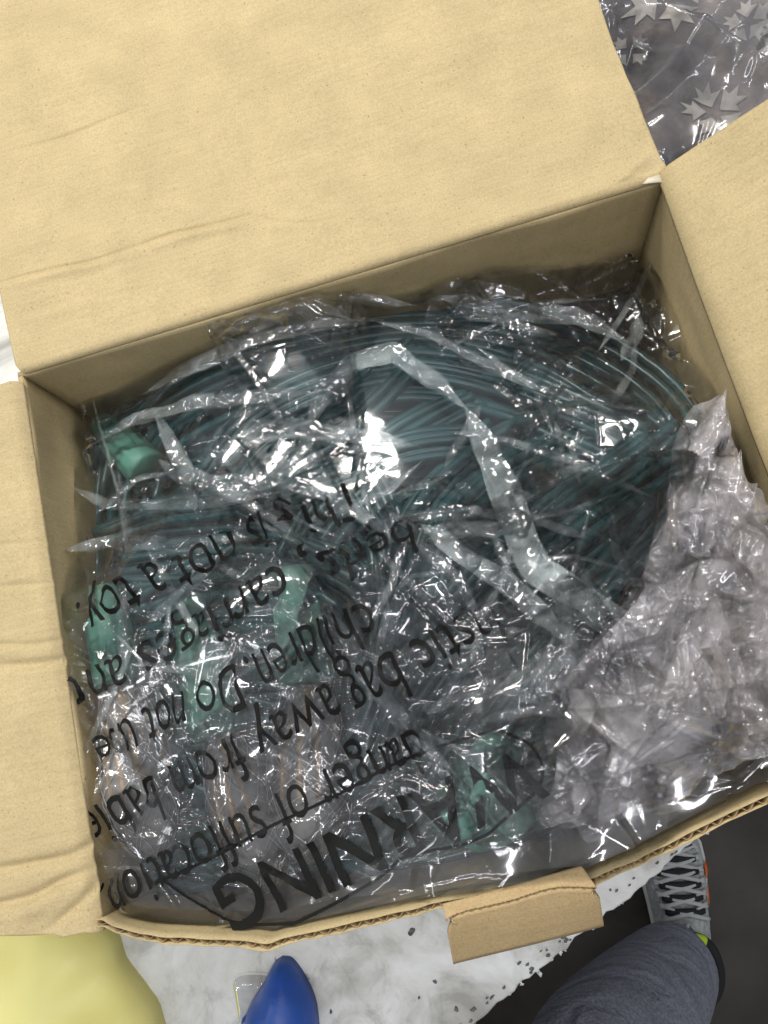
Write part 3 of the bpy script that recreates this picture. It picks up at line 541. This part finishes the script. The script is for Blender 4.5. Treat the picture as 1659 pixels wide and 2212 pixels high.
# ------------------------------------------------------------------ things round the box
# folded patterned cloth behind the box, in its own bag
fc = empty('folded_fabric', 'dark grey fabric with white leaf print lying behind the box', 'fabric', (.5, .2, ZT))
m, N, L, out = newmat('grey_printed_fabric'); tc = N('TexCoord').outputs['Object']; n1 = N('TexNoise', Scale=14, Detail=6, Roughness=.65); L(tc, n1.inputs['Vector'])
c = ramp(N, L, n1.outputs[0], [(.36, (.055, .048, .050)), (.50, (.13, .115, .115)), (.60, (.25, .20, .17)), (.70, (.36, .32, .28))]); n2 = N('TexNoise', Scale=500, Detail=2); L(tc, n2.inputs['Vector'])
c = mixc(N, L, .4, c, ramp(N, L, n2.outputs[0], [(.3, (.6, .6, .6)), (.7, (1.2, 1.2, 1.2))]), 'MULTIPLY'); b = N('BsdfPrincipled', Roughness=.95); L(c, b.inputs['Base Color']); L(b.outputs[0], out.inputs[0])
ZF = -.13
fz = lambda x, y: ZF + .006 * noise(x, y, .06, 2) + .002 * noise(x, y, .02, 3)
X, Y = np.meshgrid(np.linspace(.33, .78, 130), np.linspace(-.02, .50, 130), indexing='ij'); P = np.stack([X, Y, fz(X, Y)], -1)
mb = MB(); mb.add(*sheet(P, .04)); mb.build('cloth', m, fc)
M_leaf = plain('white_leaf_print', (.38, .355, .32), .95, .2, .3, 90); lf = MB()
def leaf(c2, ang, size):
    o2 = [(.05, 0), (.28, .22), (.58, .52), (.60, .24), (1.0, .26), (.76, .02), (1.02, -.26), (.60, -.20), (.52, -.50), (.26, -.20), (.1, -.08)]
    q = np.array(o2) * size; R_ = np.array([[math.cos(ang), -math.sin(ang)], [math.sin(ang), math.cos(ang)]]); q = q @ R_.T + c2
    mid = q.mean(0); V = np.vstack([q, mid]); lf = MB(); lf.add(np.column_stack([V, fz(V[:, 0], V[:, 1]) + .0012]), [(i, (i + 1) % 11, 11) for i in range(11)]); lf.build('leaf_print', M_leaf, fc, False)
def flower(px, py, size, n=5, a0=.3):
    c2 = at(px, py, ZF)[:2]
    for i in range(n):
        a = a0 + i * 2 * math.pi / n; leaf(c2 + np.array([math.cos(a), math.sin(a)]) * size * .22, a, size)
flower(1548, 228, .021, 5, .35); flower(1440, -20, .030, 5, 1.0); flower(1700, 90, .020, 5, .9); flower(1360, 110, .013, 4, .5); flower(1610, 60, .014, 5, .1)
fbag = empty('fabric_bag', 'shiny clear plastic bag stretched over the grey leaf print fabric', 'plastic bag', (.5, .2, ZF))
hf = lambda x, y: fz(x, y) + .004 + .02 * np.exp(-((y - .21) / .05) ** 2)
mb = MB(); XX, YY = np.meshgrid(np.linspace(.36, .74, 260), np.linspace(.03, .42, 260), indexing='ij'); mb.add(*sheet(np.stack([XX, YY, hf(XX, YY) + .006 + crumple(XX, YY, 44, (.36, .74, .03, .42), 12, 10, 4, 6, .8)], -1))); mb.build('bag_film', film('fabric_bag_film', .13, hcol=(.82, .80, .84), scale=.5, rough=.10), fbag)
# yellow soft thing bottom left
X, Y = np.meshgrid(np.linspace(-1, 1, 90), np.linspace(-1, 1, 90), indexing='ij')
def soft(outline, zc, hgt, mat, name, label, cat, z0=ZT, seed=0, wob=.002, prof=.5):
    O = np.array([at(x, y, zc)[:2] for x, y in outline]); O = resample(np.vstack([O, O[:1]]), 121)[:-1]; C0 = O.mean(0); V = []; rings = 22
    for i in range(rings + 1):
        q = 1 - i / rings; z = z0 + hgt * (1 - q ** 2.6) ** prof; XY = C0 + (O - C0) * q
        V.append(np.column_stack([XY, z + wob * noise(XY[:, 0], XY[:, 1], .04, seed) * (1 - q) ** .5 * (i > 0)]))
    base = np.column_stack([C0 + (O - C0) * .96, np.full(len(O), z0 + .0002)]); V.insert(0, base); k = len(O); n_ = len(V)
    Fc = [(i * k + j, i * k + (j + 1) % k, (i + 1) * k + (j + 1) % k, (i + 1) * k + j) for i in range(n_ - 1) for j in range(k)] + [tuple(range(k))[::-1]]
    o = mesh(name, np.vstack(V) - np.array([*C0, z0]), Fc, mat); o.location = (*C0, z0); o['label'] = label; o['category'] = cat; return o
m, N, L, out = newmat('pale_yellow_plastic'); b = N('BsdfPrincipled', Roughness=.45); b.inputs['Base Color'].default_value = (.97, .88, .32, 1); b.inputs['Subsurface Weight'].default_value = .0; L(b.outputs[0], out.inputs[0])
soft([(-300, 1990), (-60, 1960), (120, 1975), (180, 2000), (215, 2045), (230, 2095), (262, 2140), (285, 2172), (312, 2225), (330, 2400), (100, 2600), (-350, 2500)], -.15, .05, m, 'yellow_pouch', 'soft pale yellow plastic pouch on the table beside the left flap', 'pouch', seed=2, wob=.010)
# blue rounded plastic piece
bo = [(584, 2096), (606, 2100), (630, 2130), (652, 2172), (664, 2215), (668, 2290), (655, 2400), (520, 2400), (495, 2300), (508, 2215), (540, 2160), (565, 2112)]
soft(bo, -.150, .030, M_blue, 'blue_handle', 'smooth blue rounded plastic handle tip on the marble table', 'handle', seed=4, wob=.0006, prof=.55)
cl = soft([(502, 2125), (512, 2105), (545, 2098), (585, 2105), (575, 2140), (552, 2180), (520, 2215), (512, 2180)], ZT, .008, film('stiff_clear_plastic', .16), 'clear_plastic_piece', 'small bent piece of clear plastic beside the blue handle tip', 'plastic piece', seed=5)
# tiny crumb on the floor
mb = MB(); mb.add(*box(at(1505, 2212 - 18, -.928), (.003, .004, .002))); cbm = mb.build('paper_scrap', M_flake, None, False); cbm['label'] = 'tiny white scrap of paper on the dark floor by the shoe'; cbm['category'] = 'scrap'
# ------------------------------------------------------------------ person: one trousered leg and shoe below the table edge
ZG = -.93
pe = empty('person', 'person in grey sweatpants and grey laced sneakers standing at the table', 'person', (.36, -.75, ZG))
def skin(name, verts, edges, radii, mat, parent, sub=2):
    me = bpy.data.meshes.new(name); me.from_pydata([tuple(np.array(v) - parent_loc(parent)) for v in verts], edges, []); o = bpy.data.objects.new(name, me); COL.objects.link(o); o.parent = parent
    md = o.modifiers.new('s', 'SKIN'); md.use_smooth_shade = True
    for i, r in enumerate(radii): me.skin_vertices[0].data[i].radius = (r, r) if np.isscalar(r) else r
    me.skin_vertices[0].data[0].use_root = True
    o.modifiers.new('u', 'SUBSURF').levels = sub; o.modifiers['u'].render_levels = sub
    dg = bpy.context.evaluated_depsgraph_get(); dg.update(); m2 = bpy.data.meshes.new_from_object(o.evaluated_get(dg)); o.modifiers.clear(); o.data = m2; m2.materials.clear(); m2.materials.append(mat)
    m2.polygons.foreach_set('use_smooth', [True] * len(m2.polygons)); return o
M_skin = plain('skin', (.40, .24, .17), .6)
m, N, L, out = newmat('grey_sweatpants'); tc = N('TexCoord').outputs['Object']; n1 = N('TexNoise', Scale=350, Detail=3); L(tc, n1.inputs['Vector'])
c = ramp(N, L, n1.outputs[0], [(.3, (.13, .135, .17)), (.7, (.29, .295, .35))]); b = N('BsdfPrincipled', Roughness=.95); L(c, b.inputs['Base Color']); n3 = N('TexNoise', Scale=9, Detail=4, Distortion=1.2); mp = N('Mapping'); mp.inputs['Scale'].default_value = (1, 1, 1.3); L(tc, mp.inputs[0]); L(mp.outputs[0], n3.inputs['Vector'])
bp = N('Bump', Strength=.7, Distance=.025); L(n3.outputs[0], bp.inputs['Height']); L(bp.outputs[0], b.inputs['Normal']); L(b.outputs[0], out.inputs[0]); M_pants = m
ank = at(1476, 2078, ZG + .11); shin = at(1410, 2150, ZG + .22); kn = at(1260, 2330, ZG + .46); hip = np.array([.20, -.86, -.06])
ank2 = np.array([.02, -.82, ZG + .10]); kn2 = np.array([.04, -.80, ZG + .48]); hip2 = np.array([.04, -.88, -.06]); pel = (hip + hip2) / 2 + [0, 0, .05]
skin('body', [pel, hip, kn, shin, ank, ank + [0, .005, -.05], hip2, kn2, ank2, ank2 + [0, .03, -.06]], [(0, 1), (1, 2), (2, 3), (3, 4), (4, 5), (0, 6), (6, 7), (7, 8), (8, 9)], [.10, .07, .05, .036, .028, .026, .07, .05, .034, .03], M_skin, pe)
skin('trousers', [pel, hip, kn, shin, ank + [0, .004, -.010], hip2, kn2, ank2 + [0, 0, .02]], [(0, 1), (1, 2), (2, 3), (3, 4), (0, 5), (5, 6), (6, 7)], [.13, .098, .084, .074, .058, .098, .078, .055], M_pants, pe, 3)
M_shoe = plain('grey_knit_shoe', (.42, .43, .42), .85, .3, .3, 160, .4, 400); M_blk = plain('black_collar', (.012, .012, .014), .8); M_neon = plain('neon_tab', (.55, .75, .03), .6); M_org = plain('orange_mark', (.75, .16, .03), .6); M_lace = plain('pale_lace', (.48, .49, .47), .9); M_sole = plain('white_sole', (.62, .62, .60), .6)
def shoe(heel, toe):
    heel = np.array(heel); toe = np.array(toe); d = toe - heel; Ls = np.linalg.norm(d[:2]); d = np.array([d[0], d[1], 0]) / Ls; r = np.array([d[1], -d[0], 0]); up = np.array([0, 0, 1.])
    n, k = 40, 28; s = np.linspace(0, 1, n); wd = np.interp(s, [0, .03, .12, .3, .5, .7, .85, .95, 1], [.008, .022, .032, .036, .040, .046, .043, .030, .006]); ht = np.interp(s, [0, .04, .15, .3, .42, .55, .75, .9, 1], [.055, .085, .095, .098, .095, .078, .058, .045, .022])
    ph = np.linspace(0, 2 * np.pi, k, endpoint=False)
    def ring(i, kk=1., zz=None): return heel + d * s[i] * Ls
    V = []
    for i in range(n):
        cx = np.sign(np.cos(ph)) * np.abs(np.cos(ph)) ** .8; cz = np.where(np.sin(ph) > 0, np.sin(ph) ** .9 if False else np.abs(np.sin(ph)) ** .9, -np.abs(np.sin(ph)) ** .4)
        V.append(heel + d * s[i] * Ls + r * (cx * wd[i])[:, None] + up * (.022 + np.where(cz > 0, cz * (ht[i] - .022), cz * .004))[:, None])
    Fc = [(i * k + j, i * k + (j + 1) % k, (i + 1) * k + (j + 1) % k, (i + 1) * k + j) for i in range(n - 1) for j in range(k)] + [tuple(range(k))[::-1], tuple((n - 1) * k + j for j in range(k))]
    mb = MB(); mb.add(np.vstack(V), Fc); so = mb.build('shoe', M_shoe, pe)
    V = []
    for z, g in ((0, .96), (.002, 1.06), (.018, 1.10), (.026, 1.04), (.026, .6)):
        lft = [heel + d * s[i] * Ls + r * wd[i] * g + up * z for i in range(n)]; rgt = [heel + d * s[i] * Ls - r * wd[i] * g + up * z for i in range(n - 1, -1, -1)]; V.append(np.array(lft + rgt))
    kk = 2 * n; Fc = [(i * kk + j, i * kk + (j + 1) % kk, (i + 1) * kk + (j + 1) % kk, (i + 1) * kk + j) for i in range(4) for j in range(kk)]; mb = MB(); mb.add(np.vstack(V), Fc); mb.build('sole', M_sole, so)
    def surf(t, a):   # point on the upper, t along, a angle from the top (rad)
        w = np.interp(t, s, wd); h = np.interp(t, s, ht); return heel + d * t * Ls + r * np.sign(math.sin(a)) * abs(math.sin(a)) ** .8 * w * 1.03 + up * (.022 + abs(math.cos(a)) ** .9 * (h - .022) * 1.03 + .001)
    mb = MB()
    for i, t in enumerate(np.linspace(.46, .84, 7)):
        for sg in (-1, 1):
            A_ = [surf(t + .085 * q, sg * (.8 - 1.6 * q)) for q in np.linspace(0, 1, 12)]; mb.add(*tube(np.array(A_) + up * .003, .0032, 6))
    for sg in (-1, 1):
        A_ = [surf(.46 - .10 * math.sin(q * 3.1), 0) + r * sg * (.026 * math.sin(q * 3.14)) + up * .004 + d * (-.03 * q) for q in np.linspace(0, 1, 14)]; mb.add(*tube(np.array(A_), .0026, 6))
    mb.build('lace', M_lace, so)
    mb = MB()
    for t in np.linspace(.48, .82, 6): 
        A_ = [surf(t + .03, a) + up * .0008 for a in np.linspace(-.55, .55, 9)]; mb.add(*tube(np.array(A_), .0055, 6))
    mb.build('tongue', M_blk, so)
    mb = MB(); ph2 = np.linspace(0, 2 * np.pi, 40); ring_ = [heel + d * (.20 + .20 * math.cos(a)) * Ls + r * .031 * math.sin(a) + up * (.098 + .012 * math.cos(a)) for a in ph2]; mb.add(*tube(np.array(ring_), .0075, 8)); mb.build('collar', M_blk, so)
    mb = MB(); A_ = [heel + d * (.20 + .205 * math.cos(a)) * Ls + r * .032 * math.sin(a) + up * (.107 + .012 * math.cos(a)) for a in np.linspace(-.75, .45, 9)]; mb.add(*tube(np.array(A_), .0075, 8)); mb.build('pull_tab', M_neon, so)
    for t0_ in (.52, .66):
        mb = MB(); mb.add(*sheet(np.array([[surf(t0_ + .07 * q + .02 * p_, 0.95 + .40 * p_) + r * .002 for q in np.linspace(0, 1, 6)] for p_ in (0, 1)]), .001)); mb.build('stripe', M_org, so)
hl = at(1492, 2140, ZG + .03); tp = at(1440, 1770, ZG + .03); shoe((hl[0], hl[1], ZG), (tp[0], tp[1], ZG))
shoe((ank2[0], ank2[1] - .06, ZG), (ank2[0] - .02, ank2[1] + .22, ZG))
